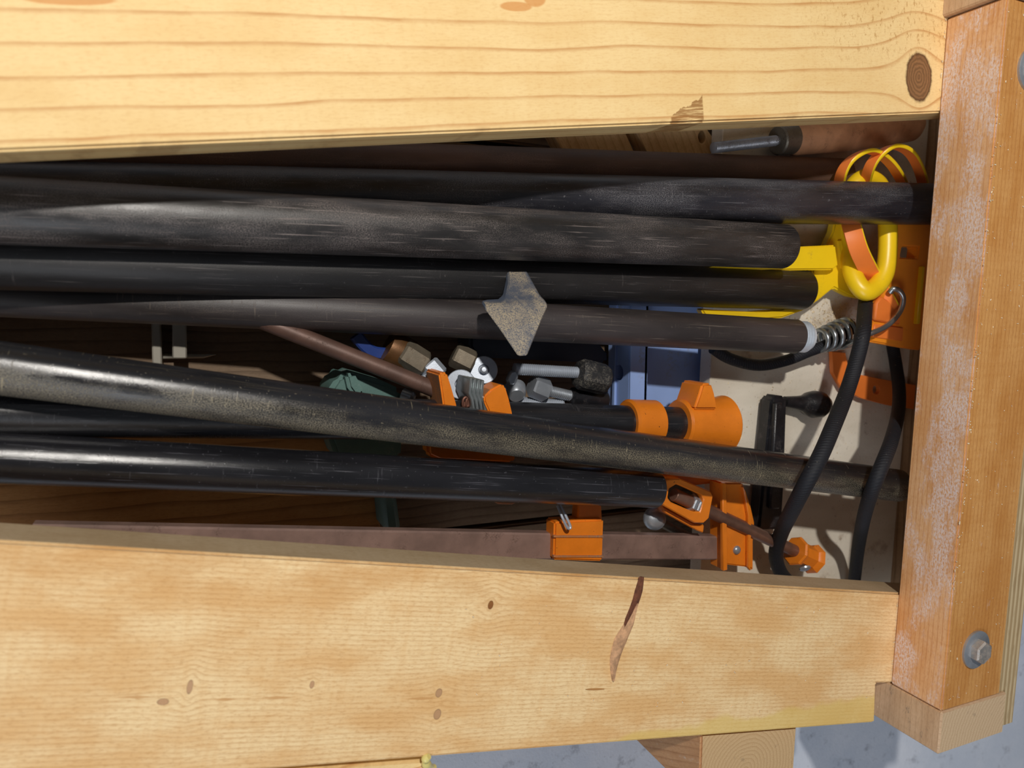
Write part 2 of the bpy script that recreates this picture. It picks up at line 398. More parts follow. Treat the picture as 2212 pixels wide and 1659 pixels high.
# lower rail: upper edge (0,1167)-(1937,1280); lower edge (925,1636)-(1890,1560)
c0, c1_ = at(0, 1168, ZP), at(1937, 1281, ZP); d0, d1_ = at(925, 1636, ZP), at(1890, 1561, ZP)
g2, h2 = rail_frame(c0, c1_)
def along(p, q, t): return p + (q - p) * t
gd = (d1_ - d0).normalized()
lk = []
for (x, y, rx, ry, rc, c) in ((1285, 1489, 0.006, 0.0006, 7, lin(196, 144, 90)), (948, 1497, 0.0016, 0.0022, 3, lin(212, 166, 122)), (945, 1543, 0.0018, 0.0026, 3, lin(212, 166, 122)),
                             (410, 1484, 0.0011, 0.0030, 3, lin(218, 174, 132)), (352, 1516, 0.0022, 0.0014, 3, lin(218, 172, 128)), (674, 1479, 0.001, 0.0018, 3, lin(218, 172, 128)),
                             (1060, 1307, 0.0014, 0.0022, 5, lin(150, 95, 50))):
    a_, b_ = UVof(c0, g2, h2, x, y); lk.append((a_, b_, rx, ry, rc, c))
gu0, gv0 = UVof(c0, g2, h2, 1180, 1600); gu1, gv1 = UVof(c0, g2, h2, 1890, 1555)
dl_u0, dl_v0 = UVof(c0, g2, h2, 925, 1636); dl_u1, dl_v1 = UVof(c0, g2, h2, 1890, 1561)
def lower_extra(m, u, v, uv, col):
    edge = m.M('ADD', dl_v0, m.M('MULTIPLY', m.M('SUBTRACT', u, dl_u0), (dl_v1 - dl_v0) / (dl_u1 - dl_u0)))
    dist = m.M('SUBTRACT', v, edge)
    t = m.M('DIVIDE', m.M('SUBTRACT', u, gu0), gu1 - gu0)
    wd = m.M('ADD', m.M('MULTIPLY', m.M('MAXIMUM', t, 0.0), 0.022), m.M('MULTIPLY', m.M('SUBTRACT', m.noise(m.scale(uv, 30, 30), 1, 3), 0.55), 0.016))
    f = m.M('SUBTRACT', 1.0, m.step(dist, m.M('SUBTRACT', wd, 0.003), m.M('ADD', wd, 0.0015)))
    f = m.M('MULTIPLY', f, m.step(t, 0.0, 0.12))
    col = m.mix(m.M('MULTIPLY', f, 0.62), col, lin(232, 200, 112))
    for (x, y, rx, ry) in ((295, 1506, 0.009, 0.0008), (487, 1511, 0.006, 0.0008), (598, 1507, 0.009, 0.0008), (910, 1509, 0.010, 0.0009), (1290, 1488, 0.010, 0.0006)):
        cu, cv = UVof(c0, g2, h2, x, y)
        q = m.M('ADD', m.M('ABSOLUTE', m.M('DIVIDE', m.M('SUBTRACT', u, cu), rx)), m.M('ABSOLUTE', m.M('DIVIDE', m.M('SUBTRACT', v, cv), ry)))
        col = m.mix(m.M('MULTIPLY', m.M('SUBTRACT', 1.0, m.step(q, 0.6, 1.15)), 0.6), col, lin(196, 138, 76))
    # top edge catches more brown resin lines
    e = m.M('MULTIPLY', m.step(v, -0.03, -0.004), m.step(m.noise(m.scale(uv, 22, 60), 1, 4, 0.65), 0.40, 0.62))
    return m.mix(m.M('MULTIPLY', e, 0.42), col, lin(206, 150, 84))
W_LO = wood_mat('amber_pine', lin(252, 222, 170), lin(232, 184, 122), lin(192, 138, 78), 0.0024, 0.72, 0.30, 0.85, 0.9, knots=lk, extra=lower_extra, seed=1.7, linestr=0.5, soft=0.4)
cL, cR = along(c0, c1_, -0.62), c1_ + g2 * 0.06
dL, dR = along(d0, d1_, -1.45), d1_
n1 = at(1893, 1476, ZP); n2 = at(1922, 1462, ZP)
notch = n1 + g2 * 0.085
W_EDGE = wood_mat('weathered_edge', lin(196, 174, 142), lin(176, 150, 114), lin(146, 118, 84), 0.0026, 0.75, 0.3, 0.7, 0.8, seed=2.6, linestr=0.5)
LR = box4('lower_rail', [cL, dL, dR, n1, notch, cR], ZP, ZP - TH, W_LO, g2, h2, c0, mats=[W_LO, W_EDGE])
for p_ in LR.data.polygons: p_.material_index = 1 if p_.normal.dot(h2) > 0.8 else 0

# crosswise post lying on the rails
LB = (at(1924, 1478, ZP), at(2041, 90, ZP))           # line of its lower inner edge
X0 = LB[0].x
def solve_h(x, y, X):
    lo, hi = 0.0, 0.12
    for _ in range(60):
        mid = (lo + hi) / 2
        if at(x, y, ZP + mid).x > X: lo = mid
        else: hi = mid
    return lo
HP = solve_h(2037, 1505, X0)
XW = at(2163, 1462, ZP + HP).x
Ybot = at(1924, 1477, ZP).y; Ytop = at(2045, 40, ZP).y
X0t = LB[1].x
print('CAM', CAM, [round(at(*p).x,4) for p in ((2014,410,0.141),(2018,470,.134),(2012,400,.16),(2010,520,.128),(1990,757,.128),(1978,832,.1225),(2055,442,.179))]); print('POST h', HP, 'X0', X0, 'X0top', X0t, 'width', XW - X0, 'Y', Ybot, Ytop)
W_POST = wood_mat('red_fir', lin(230, 182, 134), lin(212, 152, 94), lin(176, 106, 54), 0.0030, 0.7, 0.35, 0.8, 0.7, stain=lin(232, 222, 222), seed=3.3, linestr=0.6, stain_thr=0.44, stsc=(20, 48))
W_POSTF = wood_mat('amber_fir', lin(220, 164, 98), lin(198, 134, 66), lin(160, 94, 40), 0.0034, 0.7, 0.35, 0.8, 0.7, stain=lin(222, 206, 196), seed=3.9, linestr=0.6, stain_thr=0.62)
def pbox(name, xs, ys, z0, z1, mat, grain='y', parent=RACK, bevel=0.001, skew=0.0):
    bm = bmesh.new()
    (xa, xb), (ya, yb) = xs, ys
    add_plate(bm, [Vector((xa, ya, z1)), Vector((xb, ya, z1)), Vector((xb + skew, yb, z1)), Vector((xa + skew, yb, z1))], Vector((0, 0, z0 - z1)))
    o = Vector((xa, ya, z1))
    def f(co, n):
        d = co - o
        if grain == 'y':
            return (d.y, d.x - d.z) if abs(n.y) < 0.5 else (d.z * 0.2, d.x)
        if grain == 'z':
            return (d.x, d.y) if abs(n.z) > 0.5 else (d.z, d.y + d.x)
        return (d.x, d.y - d.z)
    return link(name, bm, mat, parent, f, bevel=bevel, bev_seg=2, angle=35)
POST = pbox('cross_post', (X0, XW), (Ybot, Ytop), ZP, ZP + HP, [W_POST, W_POSTF], 'y', skew=X0t - X0)
for p_ in POST.data.polygons: p_.material_index = 1 if p_.normal.z > 0.8 else 0

# bolts with washers in the post
ZINC = plain('zinc', lin(176, 182, 190), 0.34, 0.6, 0.12, 90, 0.35, lin(150, 140, 130))
def bolt(px, py):
    c = at(px, py, ZP + HP)
    bm = bmesh.new(); add_lathe(bm, c, Vector((0, 0, 1)), [(0, 0.0125), (0.0014, 0.0125), (0.0018, 0.0118)], 32)
    wsh = link('washer', bm, ZINC, POST)
    bm = bmesh.new(); add_lathe(bm, c + Vector((0.0, 0, 0.0016)), Vector((0, 0, 1)), [(0, 0.0076), (0.0042, 0.0076), (0.0052, 0.0066), (0.0054, 0.0)], 6)
    link('bolt_head', bm, plain('dusty_zinc', lin(176, 172, 168), 0.5, 0.6, 0.15, 120, 0.9, lin(205, 188, 172)), POST, angle=20)
bolt(2106, 1402); bolt(2226, 152)

# blocks at both ends of the post, set beside the rail ends
END1 = endgrain_mat('block_end', lin(222, 194, 158), lin(178, 142, 104), (0.09, -0.01), 0.0028, 0.4)
W_BLK = wood_mat('grey_offcut', lin(214, 182, 148), lin(190, 154, 118), lin(156, 120, 88), 0.004, 0.75, 0.4, 0.7, 0.7, stain=lin(110, 100, 92), seed=5.1, linestr=0.4)
def block(name, xa, xb, ya, yb, z0, z1):
    bm = bmesh.new()
    add_plate(bm, [Vector((xa, ya, z1)), Vector((xb, ya, z1)), Vector((xb, yb, z1)), Vector((xa, yb, z1))], Vector((0, 0, z0 - z1)))
    for f in bm.faces:
        f.normal_update(); f.material_index = 1 if f.normal.z > 0.9 else 0
    o = Vector((xa, ya, z1))
    def uvf(co, n):
        d = co - o
        return (d.x, d.y) if abs(n.z) > 0.5 else ((d.y if abs(n.x) > 0.5 else d.x), d.z)
    return link(name, bm, [W_BLK, END1], RACK, uvf, bevel=0.0010, bev_seg=1, angle=30)
yb_ = at(2030, 1630, ZP + HP).y
block('end_block', X0 + 0.0005, at(2168, 1567, ZP + HP).x, yb_, Ybot - 0.0006, ZP - 0.020, ZP + HP)
block('end_block', X0t - 0.004, XW + X0t - X0 + 0.004, Ytop + 0.0006, Ytop + 0.06, ZP - 0.020, ZP + HP + 0.004)

# plywood end panel on the far side of the post
m = NB('ply_edge'); uv = m.uv(); u, v, _ = m.sep(uv)
ly = m.M('FRACT', m.M('DIVIDE', u, 0.0042)); n1_ = m.noise(m.scale(uv, 400, 60), 1, 3)
col = m.mix(m.step(ly, 0.35, 0.6), lin(212, 190, 150), lin(176, 150, 110)); col = m.mix(m.M('MULTIPLY', m.step(n1_, 0.5, 0.7), 0.5), col, lin(150, 122, 84))
PLYE = m.done(col, 0.75, 0, n1_, 0.3, 0.0005)
xp0 = XW + 0.0008; xp1 = at(2197, 1470, ZP + HP - 0.002).x
bm = bmesh.new(); add_plate(bm, [Vector((xp0, yb_ + 0.003, ZP + HP - 0.002)), Vector((xp1, yb_ + 0.003, ZP + HP - 0.002)), Vector((xp1 + X0t - X0, Ytop + 0.05, ZP + HP - 0.002)), Vector((xp0 + X0t - X0 + 0.005, Ytop + 0.05, ZP + HP - 0.002))], Vector((0, 0, -HP)))
link('end_panel', bm, PLYE, RACK, lambda co, n: (co.x - xp0, co.y) if abs(n.z) > 0.5 else (co.z, co.y), bevel=0.0006)

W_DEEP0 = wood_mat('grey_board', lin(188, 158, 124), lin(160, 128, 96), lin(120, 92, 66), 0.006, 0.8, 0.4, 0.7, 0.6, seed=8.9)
# plywood bottom of the bin (right part only)
ZB = 0.115
m = NB('bin_ply'); co = m.co()
p1 = m.noise(m.scale(co, 8, 26, 8), 1, 4); p2 = m.noise(co, 150, 5, 0.7); p3 = m.noise(co, 700, 3, 0.7); p4 = m.noise(co, 38, 4, 0.65)
col = m.mix(m.step(p1, 0.35, 0.65), lin(222, 212, 194), lin(238, 230, 214))
col = m.mix(m.M('MULTIPLY', m.step(p4, 0.58, 0.72), 0.45), col, lin(160, 132, 104))
col = m.mix(m.M('MULTIPLY', m.step(p2, 0.62, 0.72), 0.55), col, lin(132, 106, 82))
col = m.mix(m.M('MULTIPLY', m.step(p3, 0.66, 0.72), 0.7), col, lin(78, 62, 52))
PLY = m.done(col, 0.9, 0, m.M('ADD', p2, p3), 0.35, 0.0006)
xl = at(1535, 800, ZB).x; yB, yT = at(1700, 1330, ZB).y, at(1800, 235, ZB).y + 0.03
XE = X0 + 0.104
bm = bmesh.new(); add_plate(bm, [Vector((xl, yB, ZB)), Vector((XE, yB, ZB)), Vector((XE + X0t - X0, yT, ZB)), Vector((xl, yT, ZB))], Vector((0, 0, -0.012)))
link('bin_bottom', bm, PLY, RACK, bevel=0.0005)
pbox('inner_end_board', (XE, XE + 0.016), (yB, yT), ZF, ZP - 0.0003, W_DEEP0, 'y', skew=X0t - X0)
# deeper board under the left part of the bin
ZL = 0.073
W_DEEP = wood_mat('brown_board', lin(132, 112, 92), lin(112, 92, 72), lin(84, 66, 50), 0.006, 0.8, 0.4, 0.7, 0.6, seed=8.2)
xl2 = at(-140, 800, ZL).x - 0.2
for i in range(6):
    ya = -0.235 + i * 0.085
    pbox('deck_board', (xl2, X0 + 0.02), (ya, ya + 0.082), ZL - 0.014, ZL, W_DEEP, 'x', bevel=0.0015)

# legs and cleats seen beneath the lower rail
END2 = endgrain_mat('leg_end', lin(214, 182, 138), lin(172, 132, 88), (0.035, 0.012), 0.0026, 2.1)
W_LEG = wood_mat('dull_fir', lin(206, 160, 116), lin(184, 132, 88), lin(150, 100, 60), 0.005, 0.8, 0.3, 0.8, 0.7, stain=lin(205, 192, 182), seed=6.4, linestr=0.6)
ztop = ZP - 0.006
q0, q1, q2, q3 = at(1515, 1586, ztop), at(1722, 1570, ztop), at(1712, 1720, ztop), at(1510, 1735, ztop)
bm = bmesh.new(); add_plate(bm, [q0, q1, q2, q3], Vector((0, 0, ZF - ztop)))
for f in bm.faces:
    f.normal_update(); f.material_index = 1 if f.normal.z > 0.9 else 0
link('leg', bm, [W_LEG, END2], RACK, lambda co, n: (co.x - q3.x, co.y - q3.y) if abs(n.z) > 0.5 else (co.z * 0.7 + co.y, co.y - co.z * 0.5), bevel=0.0012, bev_seg=2)
q0, q1, q2, q3 = at(-200, 1718, ztop), at(926, 1643, ztop), at(935, 1760, ztop), at(-200, 1850, ztop)
gq = (q1 - q0).normalized()
bm = bmesh.new(); add_plate(bm, [q0, q1, q2, q3], Vector((0, 0, -0.05)))
link('side_cleat', bm, W_UP, RACK, lambda co, n: ((co - q0).dot(gq), co.y * 1.1), bevel=0.001)
GLUE = plain('dried_glue', lin(236, 222, 140), 0.25, 0, 0.1, 90)
bm = bmesh.new(); pth = catmull([at(927, 1634, ZP + 0.001), at(918, 1640, ZP - 0.001), at(921, 1650, ZP - 0.004), at(936, 1658, ZP - 0.010)], 6)
add_sweep(bm, pth, lambda t: circ(0.0014 + 0.0010 * math.sin(t * 7) ** 2, 10)); link('glue_drip', bm, GLUE, RACK)

# bark pocket on the lower rail : a thin dark sliver set in the face
BARK = plain('bark', lin(112, 66, 44), 0.85, 0, 0.4, 300, 0.4, lin(60, 34, 24), bump=0.8)
def sliver(name, pts, wid, mat, z=ZP + 0.0002, parent=RACK, hgt=0.0008):
    bm = bmesh.new(); path = catmull([at(x, y, z) for x, y in pts], 6)
    def sec(t):
        i = t * (len(wid) - 1); k0 = int(min(i, len(wid) - 2)); wv = wid[k0] + (wid[k0 + 1] - wid[k0]) * (i - k0)
        return [(-wv, 0), (-wv * 0.5, hgt), (wv * 0.5, hgt), (wv, 0), (0, -hgt)]
    add_sweep(bm, path, sec, up=Vector((0, 0, 1))); return link(name, bm, mat, parent)
sliver('bark_pocket', [(1386, 1246), (1380, 1275), (1371, 1305), (1356, 1338), (1346, 1362)], [0.0016, 0.0026, 0.0024, 0.0018, 0.0004], BARK)
sliver('bark_pocket', [(1376, 1302), (1360, 1345), (1340, 1385), (1328, 1425), (1324, 1470)], [0.0004, 0.0030, 0.0042, 0.0032, 0.0006], plain('torn_wood', lin(206, 160, 120), 0.8, 0, 0.3, 260, bump=0.7), hgt=0.0012)

# ================================================================== PIPES
DUST = lin(150, 136, 110); DUSTG = lin(128, 120, 118)
BLK = (0.012, 0.012, 0.014, 1)
def pipe(label, a, b, r, mat, ext=0.12, inner=True, group='steel clamp pipes'):
    """a, b: (px, py, z) on the axis; extended past a to the left"""
    A, Bq = at(*a), at(*b); ax = (Bq - A).normalized(); A2 = A - ax * ext; L = (Bq - A2).length
    t = 0.0028; c = 0.0010; dp = 0.06
    prof = [(dp, r - t), (c, r - t), (0, r - t + c * 0.4), (0, r - c), (c, r), (L - c * 1.4, r), (L - c * 0.4, r - c * 0.5), (L, r - c * 1.4), (L, r - t + c * 0.4), (L - c, r - t), (L - dp, r - t)]
    bm = lathe(A2, ax, prof, 40)
    o = link('steel_pipe', bm, mat, None, angle=30)
    tag(o, label, 'pipe', group); return A, Bq, ax
R3, R2 = 0.0142, 0.01125
pm = lambda n, **kw: pipe_mat(n, **kw)
P1 = pipe('rusty brown pipe half hidden under the pale upper rail', (700, 352, 0.106), (1822, 380, 0.131), 0.0120,
          pm('pipe_rust', base=lin(70, 48, 38), dust=0.55, dust_col=lin(150, 124, 108), rough=0.6, seed=1.3), ext=0.16)
P2 = pipe('dusty black pipe whose end runs beneath the crosswise post', (0, 411, 0.101), (2062, 442, 0.166), R3,
          pm('pipe_dusty', base=(0.012, 0.012, 0.016, 1), dust=0.50, dust_col=lin(150, 148, 152), rough=0.34, streak=0.25, fine=0.8, seed=2.9))
P3 = pipe('scuffed black pipe ending above the yellow handle arm, topmost of the upper bundle', (0, 455, 0.149), (1696, 533, 0.153), R3,
          pm('pipe_scuffed', base=(0.016, 0.015, 0.015, 1), dust=0.55, dust_col=lin(158, 144, 138), rough=0.36, streak=0.7, fine=0.35, seed=4.1))
P4 = pipe('dark pipe lying in shadow with its end inside the yellow handle loop', (0, 558, 0.127), (1736, 626, 0.130), R3,
          pm('pipe_shadow', base=(0.009, 0.008, 0.008, 1), dust=0.18, dust_col=DUSTG, rough=0.45, streak=0.35, seed=5.7))  # base set darker, so part of this pipe's shade is in its colour
P5 = pipe('brownish black pipe with a bright threaded end and the pointed tool across it', (0, 634, 0.104), (1722, 727, 0.158), R2,
          pm('pipe_brown', base=(0.026, 0.021, 0.021, 1), dust=0.25, dust_col=lin(140, 126, 112), rough=0.46, streak=0.45, fine=0.25, seed=6.6, marks=0.45))
P6 = pipe('black pipe thick with sawdust slanting over the orange pipe clamp', (0, 795, 0.162), (1942, 1049, 0.178), R2,
          pm('pipe_sawdust', base=(0.012, 0.012, 0.014, 1), dust=0.72, dust_col=lin(186, 172, 140), rough=0.20, streak=0.12, fine=0.5, seed=7.4, marks=0.6, band=(0.12, 0.20, 2 * math.pi * R2)))
P8 = pipe('glossy black pipe nearest the lower rail with scratched paint', (0, 989, 0.148), (1420, 1057, 0.163), R2,
          pm('pipe_gloss', base=(0.010, 0.010, 0.012, 1), dust=0.12, dust_col=lin(150, 150, 160), rough=0.20, streak=0.35, fine=0.35, seed=9.2))
# thread at the end of P5
ZTHR = plain('bright_thread', lin(205, 212, 220), 0.3, 0.35, 0.1, 120)
thr = bpy.data.objects['steel_pipe.004']
bm = threaded(P5[1] - P5[2] * 0.0004, P5[1] + P5[2] * 0.0085, R2 * 0.93, 0.0019, 32); link('threaded_end', bm, ZTHR, thr)['label'] = 'bright bare threaded end'

# ================================================================== ORANGE PIPE CLAMP on its own pipe
ORG = plain('orange_enamel', lin(236, 132, 34), 0.32, 0.0, 0.08, 50, 0.12, lin(120, 78, 48), bump=0.25, chips=lin(72, 50, 30))
ORGD = plain('dusty_orange', lin(190, 122, 72), 0.7, 0.0, 0.15, 60, 0.8, lin(140, 118, 100), bump=0.3)
PIPE7 = thing('pipe_clamp', at(1000, 905, ZL), 'orange cast iron pipe clamp on a black pipe with a spring clutch', 'clamp')
A7, B7 = at(0, 889, 0.142), at(1500, 917, 0.139); ax7 = (B7 - A7).normalized()
bm = lathe(A7 - ax7 * 0.12, ax7, [(0, R2 - 0.003), (0, R2 - 0.001), (0.001, R2), ((B7 - A7).length + 0.12, R2)], 40)
link('pipe', bm, pm('pipe_clamped', base=(0.012, 0.012, 0.014, 1), dust=0.25, dust_col=lin(120, 118, 122), rough=0.23, streak=0.3, seed=11.0), PIPE7, angle=30)
def on7(px):  # point on the axis at image column px
    best = min((abs((lambda d: PX0 + FPX * d.dot(R_) / (-d.dot(B_)))(A7 + ax7 * (i * 0.0005) - CAM) - px), i) for i in range(0, 1100))
    return A7 + ax7 * (best[1] * 0.0005)
r_c = 0.0152
a = on7(1352); b = on7(1414); Lc = (b - a).length
link('collar', lathe(a, ax7, [(0, R2), (0, r_c - 0.0015), (0.0015, r_c), (Lc - 0.001, r_c), (Lc, r_c - 0.001), (Lc, R2)], 36, None), ORG, PIPE7, angle=35)
a = on7(1462); b = on7(1562); Lc = (b - a).length
hd = link('clamp_head', lathe(a, ax7, [(0, R2), (0, 0.0150), (0.0015, 0.0163), (Lc * 0.55, 0.0166), (Lc * 0.8, 0.0185), (Lc * 0.97, 0.0200), (Lc, 0.0190), (Lc, 0.0)], 36), ORG, PIPE7, angle=35)
bm = plate([(1518, 829), (1538, 828), (1545, 850), (1552, 885), (1500, 885), (1512, 850)], 0.153, 0.022); link('head_fin', bm, ORG, hd, bevel=0.0015, bev_seg=3)
bm = plate([(1440, 920), (1568, 930), (1560, 1000), (1545, 1045), (1500, 1050), (1425, 1040)], 0.134, 0.012); link('head_foot', bm, ORG, hd, bevel=0.002, bev_seg=2)
# tail stop with the two fins and the laminated clutch plates
tail = link('tail_stop', plate([(960, 915), (1108, 925), (1118, 985), (1108, 1003), (950, 996), (925, 985), (922, 950)], 0.131, 0.012), ORG, PIPE7, bevel=0.002, bev_seg=3)
bm = plate([(948, 808), (957, 803), (966, 806), (975, 835), (986, 873), (996, 935), (962, 935), (957, 870)], 0.156, 0.024)
for f in bm.faces:
    f.normal_update()
    if f.normal.x < -0.5: f.material_index = 1
link('tail_fin', bm, [ORG, ORGD], tail, bevel=0.0012, bev_seg=2)
bm = plate([(1078, 832), (1086, 830), (1092, 836), (1100, 862), (1107, 892), (1112, 935), (1062, 935), (1056, 890), (1046, 868), (1046, 856), (1060, 842)], 0.156, 0.016)
for f in bm.faces:
    f.normal_update()
    if f.normal.x < -0.5: f.material_index = 1
link('tail_fin', bm, [ORG, ORGD], tail, bevel=0.0012, bev_seg=2)
PLZ = plain('clutch_zinc', lin(168, 176, 178), 0.34, 0.75, 0.1, 120, 0.2, lin(120, 112, 100))
for i in range(4):
    s = i * 8.6; dy = i * 1.5
    bm = plate([(1015 + s, 818 + dy), (1021 + s, 816 + dy), (1019 + s, 848 + dy), (1024 + s, 862 + dy), (1030 + s, 900 + dy), (1023 + s, 900 + dy), (1017 + s, 864 + dy), (1011 + s, 850 + dy)], 0.154, 0.020)
    link('clutch_plate', bm, PLZ, tail, bevel=0.0005)
bm = bmesh.new(); sp = catmull([at(1000 + 4 * math.cos(t * 1.2) + t * 1.4, 868 + 10 * math.sin(t * 1.2), 0.150) for t in range(0, 16)], 3)
add_sweep(bm, sp, circ(0.0008, 8)); link('clutch_spring', bm, plain('rust_wire', lin(120, 80, 66), 0.5, 0.5), tail)
bm = plate([(1060, 1076), (1118, 1083), (1110, 1091), (1075, 1090)], 0.126, 0.012); link('tail_foot', bm, ORGD, tail, bevel=0.001)

# ================================================================== F CLAMP
FCL = thing('bar_clamp', at(1400, 1180, ZB), 'orange bar clamp with a rusty brown flat bar beside the lower rail', 'clamp')
BAR = plain('brown_bar', lin(140, 114, 104), 0.5, 0.15, 0.2, 50, 0.35, lin(90, 66, 54))
z_ = 0.140
pb0, pb1 = at(330, 1168, z_ - 0.004), at(1572, 1181, z_ - 0.004)
bm = bmesh.new(); add_sweep(bm, [pb0 - (pb1 - pb0).normalized() * 0.05, pb1], rect(0.0165, 0.008, 0.001), up=Vector((0, 0, 1))); link('bar', bm, BAR, FCL, angle=30)
FJ = link('fixed_jaw', plate([(1560, 1043), (1605, 1043), (1622, 1090), (1631, 1130), (1628, 1170), (1628, 1234), (1618, 1226), (1570, 1220), (1562, 1234)], z_ + 0.006, 0.014), ORG, FCL, bevel=0.001, bev_seg=2)
link('jaw_flange', plate([(1561, 1044), (1570, 1044), (1572, 1232), (1562, 1234)], z_ + 0.009, 0.003), ORG, FJ, bevel=0.0005)
link('jaw_flange', plate([(1606, 1052), (1612, 1062), (1624, 1110), (1622, 1234), (1616, 1226), (1617, 1115)], z_ + 0.009, 0.003), ORG, FJ, bevel=0.0005)
link('rivet', lathe(at(1591, 1188, z_ + 0.006), Vector((0, 0, 1)), [(0, 0.0031), (0.0010, 0.0029), (0.0019, 0.0018), (0.0022, 0)], 20), ZINC, FJ)
SJ = link('sliding_jaw', plate([(1198, 1128), (1252, 1124), (1305, 1122), (1302, 1213), (1196, 1210)], z_ + 0.005, 0.012), ORG, FCL, bevel=0.0012, bev_seg=2)
link('jaw_arm', plate([(1254, 1040), (1298, 1045), (1302, 1130), (1246, 1130)], z_ + 0.001, 0.008), ORG, SJ, bevel=0.001)
link('jaw_ridge', plate([(1196, 1157), (1303, 1157), (1303, 1161), (1196, 1161)], z_ + 0.0058, 0.002), ORGD, SJ)
link('jaw_ridge', plate([(1196, 1200), (1303, 1200), (1303, 1204), (1196, 1204)], z_ + 0.0058, 0.002), ORGD, SJ)
# screw with its swivel frame and end cap
zs = 0.152
SC = link('screw_frame', plate([(1424, 1060), (1440, 1036), (1470, 1034), (1536, 1062), (1541, 1072), (1532, 1120), (1520, 1131), (1500, 1130), (1436, 1094), (1420, 1082)], zs, 0.011,
      [[(1446, 1056), (1462, 1046), (1516, 1070), (1520, 1080), (1512, 1106), (1498, 1106), (1450, 1085), (1443, 1076)]]), ORG, FCL, bevel=0.0007)
link('frame_lip', plate([(1424, 1084), (1436, 1096), (1500, 1132), (1522, 1134), (1520, 1152), (1505, 1146), (1438, 1110)], zs - 0.006, 0.008), ORG, SC, bevel=0.0007)
ra, rb = at(1455, 1068, zs - 0.006), at(1722, 1193, zs - 0.006); rx = (rb - ra).normalized()
link('screw', rod(ra, rb, 0.0044, 18), plain('brown_steel', lin(132, 100, 86), 0.35, 0.5, 0.2, 80, 0.2), FCL)
for dd in (0.0145, 0.0185):
    bm = bmesh.new(); hexbar(bm, ra + rx * dd, rx, 0.0034, 0.0062); link('screw_nut', bm, ZINC, SC, angle=20)
hc = at(1716, 1189, zs - 0.006)
CAP = link('screw_handle', lathe(hc, rx, [(0, 0.0045), (0, 0.0098), (0.0012, 0.0108), (0.0034, 0.0104), (0.0042, 0.0082), (0.0165, 0.0084), (0.0178, 0.0100), (0.0204, 0.0112), (0.0218, 0.0100), (0.0218, 0.0)], 8), ORG, FCL, angle=28, bevel=0.0)
link('handle_screw', lathe(hc + rx * 0.011 + Vector((-0.002, -0.0080, 0.003)), Vector((-0.1, -0.75, 0.65)), [(0, 0.0042), (0.0012, 0.0040), (0.0018, 0.003), (0.002, 0)], 18), ZINC, CAP)

# ================================================================== YELLOW HANDLE
YEL = plain('yellow_plastic', lin(246, 206, 28), 0.35, 0, 0.05, 30, 0.05, lin(150, 120, 40), bump=0.1)
YH = thing('tool_handle', at(1800, 560, ZB), 'yellow plastic handle with an oval loop and a long open frame', 'handle')
zy = 0.135
link('frame', plate([(1806, 470), (1850, 470), (1852, 535), (1868, 600), (1880, 622), (1866, 646), (1838, 640), (1802, 622), (1770, 648), (1735, 671), (1690, 687), (1600, 694), (1527, 690), (1514, 666), (1545, 669), (1620, 673), (1690, 667), (1722, 655), (1750, 634), (1756, 608), (1756, 570), (1786, 530), (1800, 500)], 0.130, 0.007), YEL, YH, bevel=0.0012, bev_seg=3)
link('frame_arm', plate([(1512, 578), (1700, 534), (1806, 529), (1812, 574), (1800, 583), (1700, 584), (1515, 594)], 0.1375, 0.009), YEL, YH, bevel=0.0012, bev_seg=2)
link('arm_stop', plate([(1812, 520), (1818, 520), (1826, 578), (1819, 580)], 0.1315, 0.004), YEL, YH)
bm = bmesh.new()
rg = catmull([at(x, y, z) for x, y, z in ((1866, 628, .150), (1842, 590, .142), (1834, 530, .131), (1832, 460, .132), (1842, 408, .143), (1872, 385, .144), (1900, 405, .144), (1915, 460, .146), (1918, 530, .149), (1912, 585, .151), (1893, 618, .151))], 8, True)
add_sweep(bm, rg, circ(0.0068, 18, 0.0062), up=Vector((0, 0, 1)), closed=True); link('loop', bm, YEL, YH)

# ================================================================== ORANGE STRAP
ORP = plain('orange_rubber', lin(240, 128, 52), 0.5, 0, 0.05, 30, 0.04, lin(160, 90, 40), bump=0.12)
ORY = plain('orange_plastic', lin(246, 150, 36), 0.45, 0, 0.08, 24, 0.04, lin(170, 96, 30), bump=0.1)
ST = thing('rubber_strap', at(1930, 560, ZB), 'orange rubber strap with yellow edges curled in loops beside the crosswise post', 'strap')
def band(name, pts, wz=0.0072, th=0.0026, up=Vector((0, 0, 1)), sub=8):
    bm = bmesh.new(); add_sweep(bm, catmull([at(*p) for p in pts], sub), [(-th / 2, -wz), (th / 2, -wz), (th / 2, -th * 0.2), (th * 0.25, 0.0), (-th * 0.25, 0.0), (-th / 2, -th * 0.2)], up=up, mats=[0, 0, 1, 1, 1, 0])
    return link(name, bm, [ORP, YEL], ST, angle=50)
band('strap_loop', [(1818, 470, 0.138), (1822, 420, 0.147), (1830, 375, 0.158), (1850, 342, 0.163), (1886, 324, 0.165), (1918, 336, 0.164), (1946, 366, 0.160), (1964, 405, 0.150), (1972, 470, 0.140)])
band('strap_loop', [(1870, 470, 0.138), (1878, 410, 0.149), (1892, 360, 0.161), (1916, 328, 0.167), (1944, 314, 0.169), (1976, 328, 0.168), (1998, 366, 0.163), (2008, 410, 0.153), (2012, 470, 0.142)])
upn = Vector((0.75, 0.25, 0.6)).normalized()
bm = bmesh.new(); th, wz = 0.0026, 0.0120
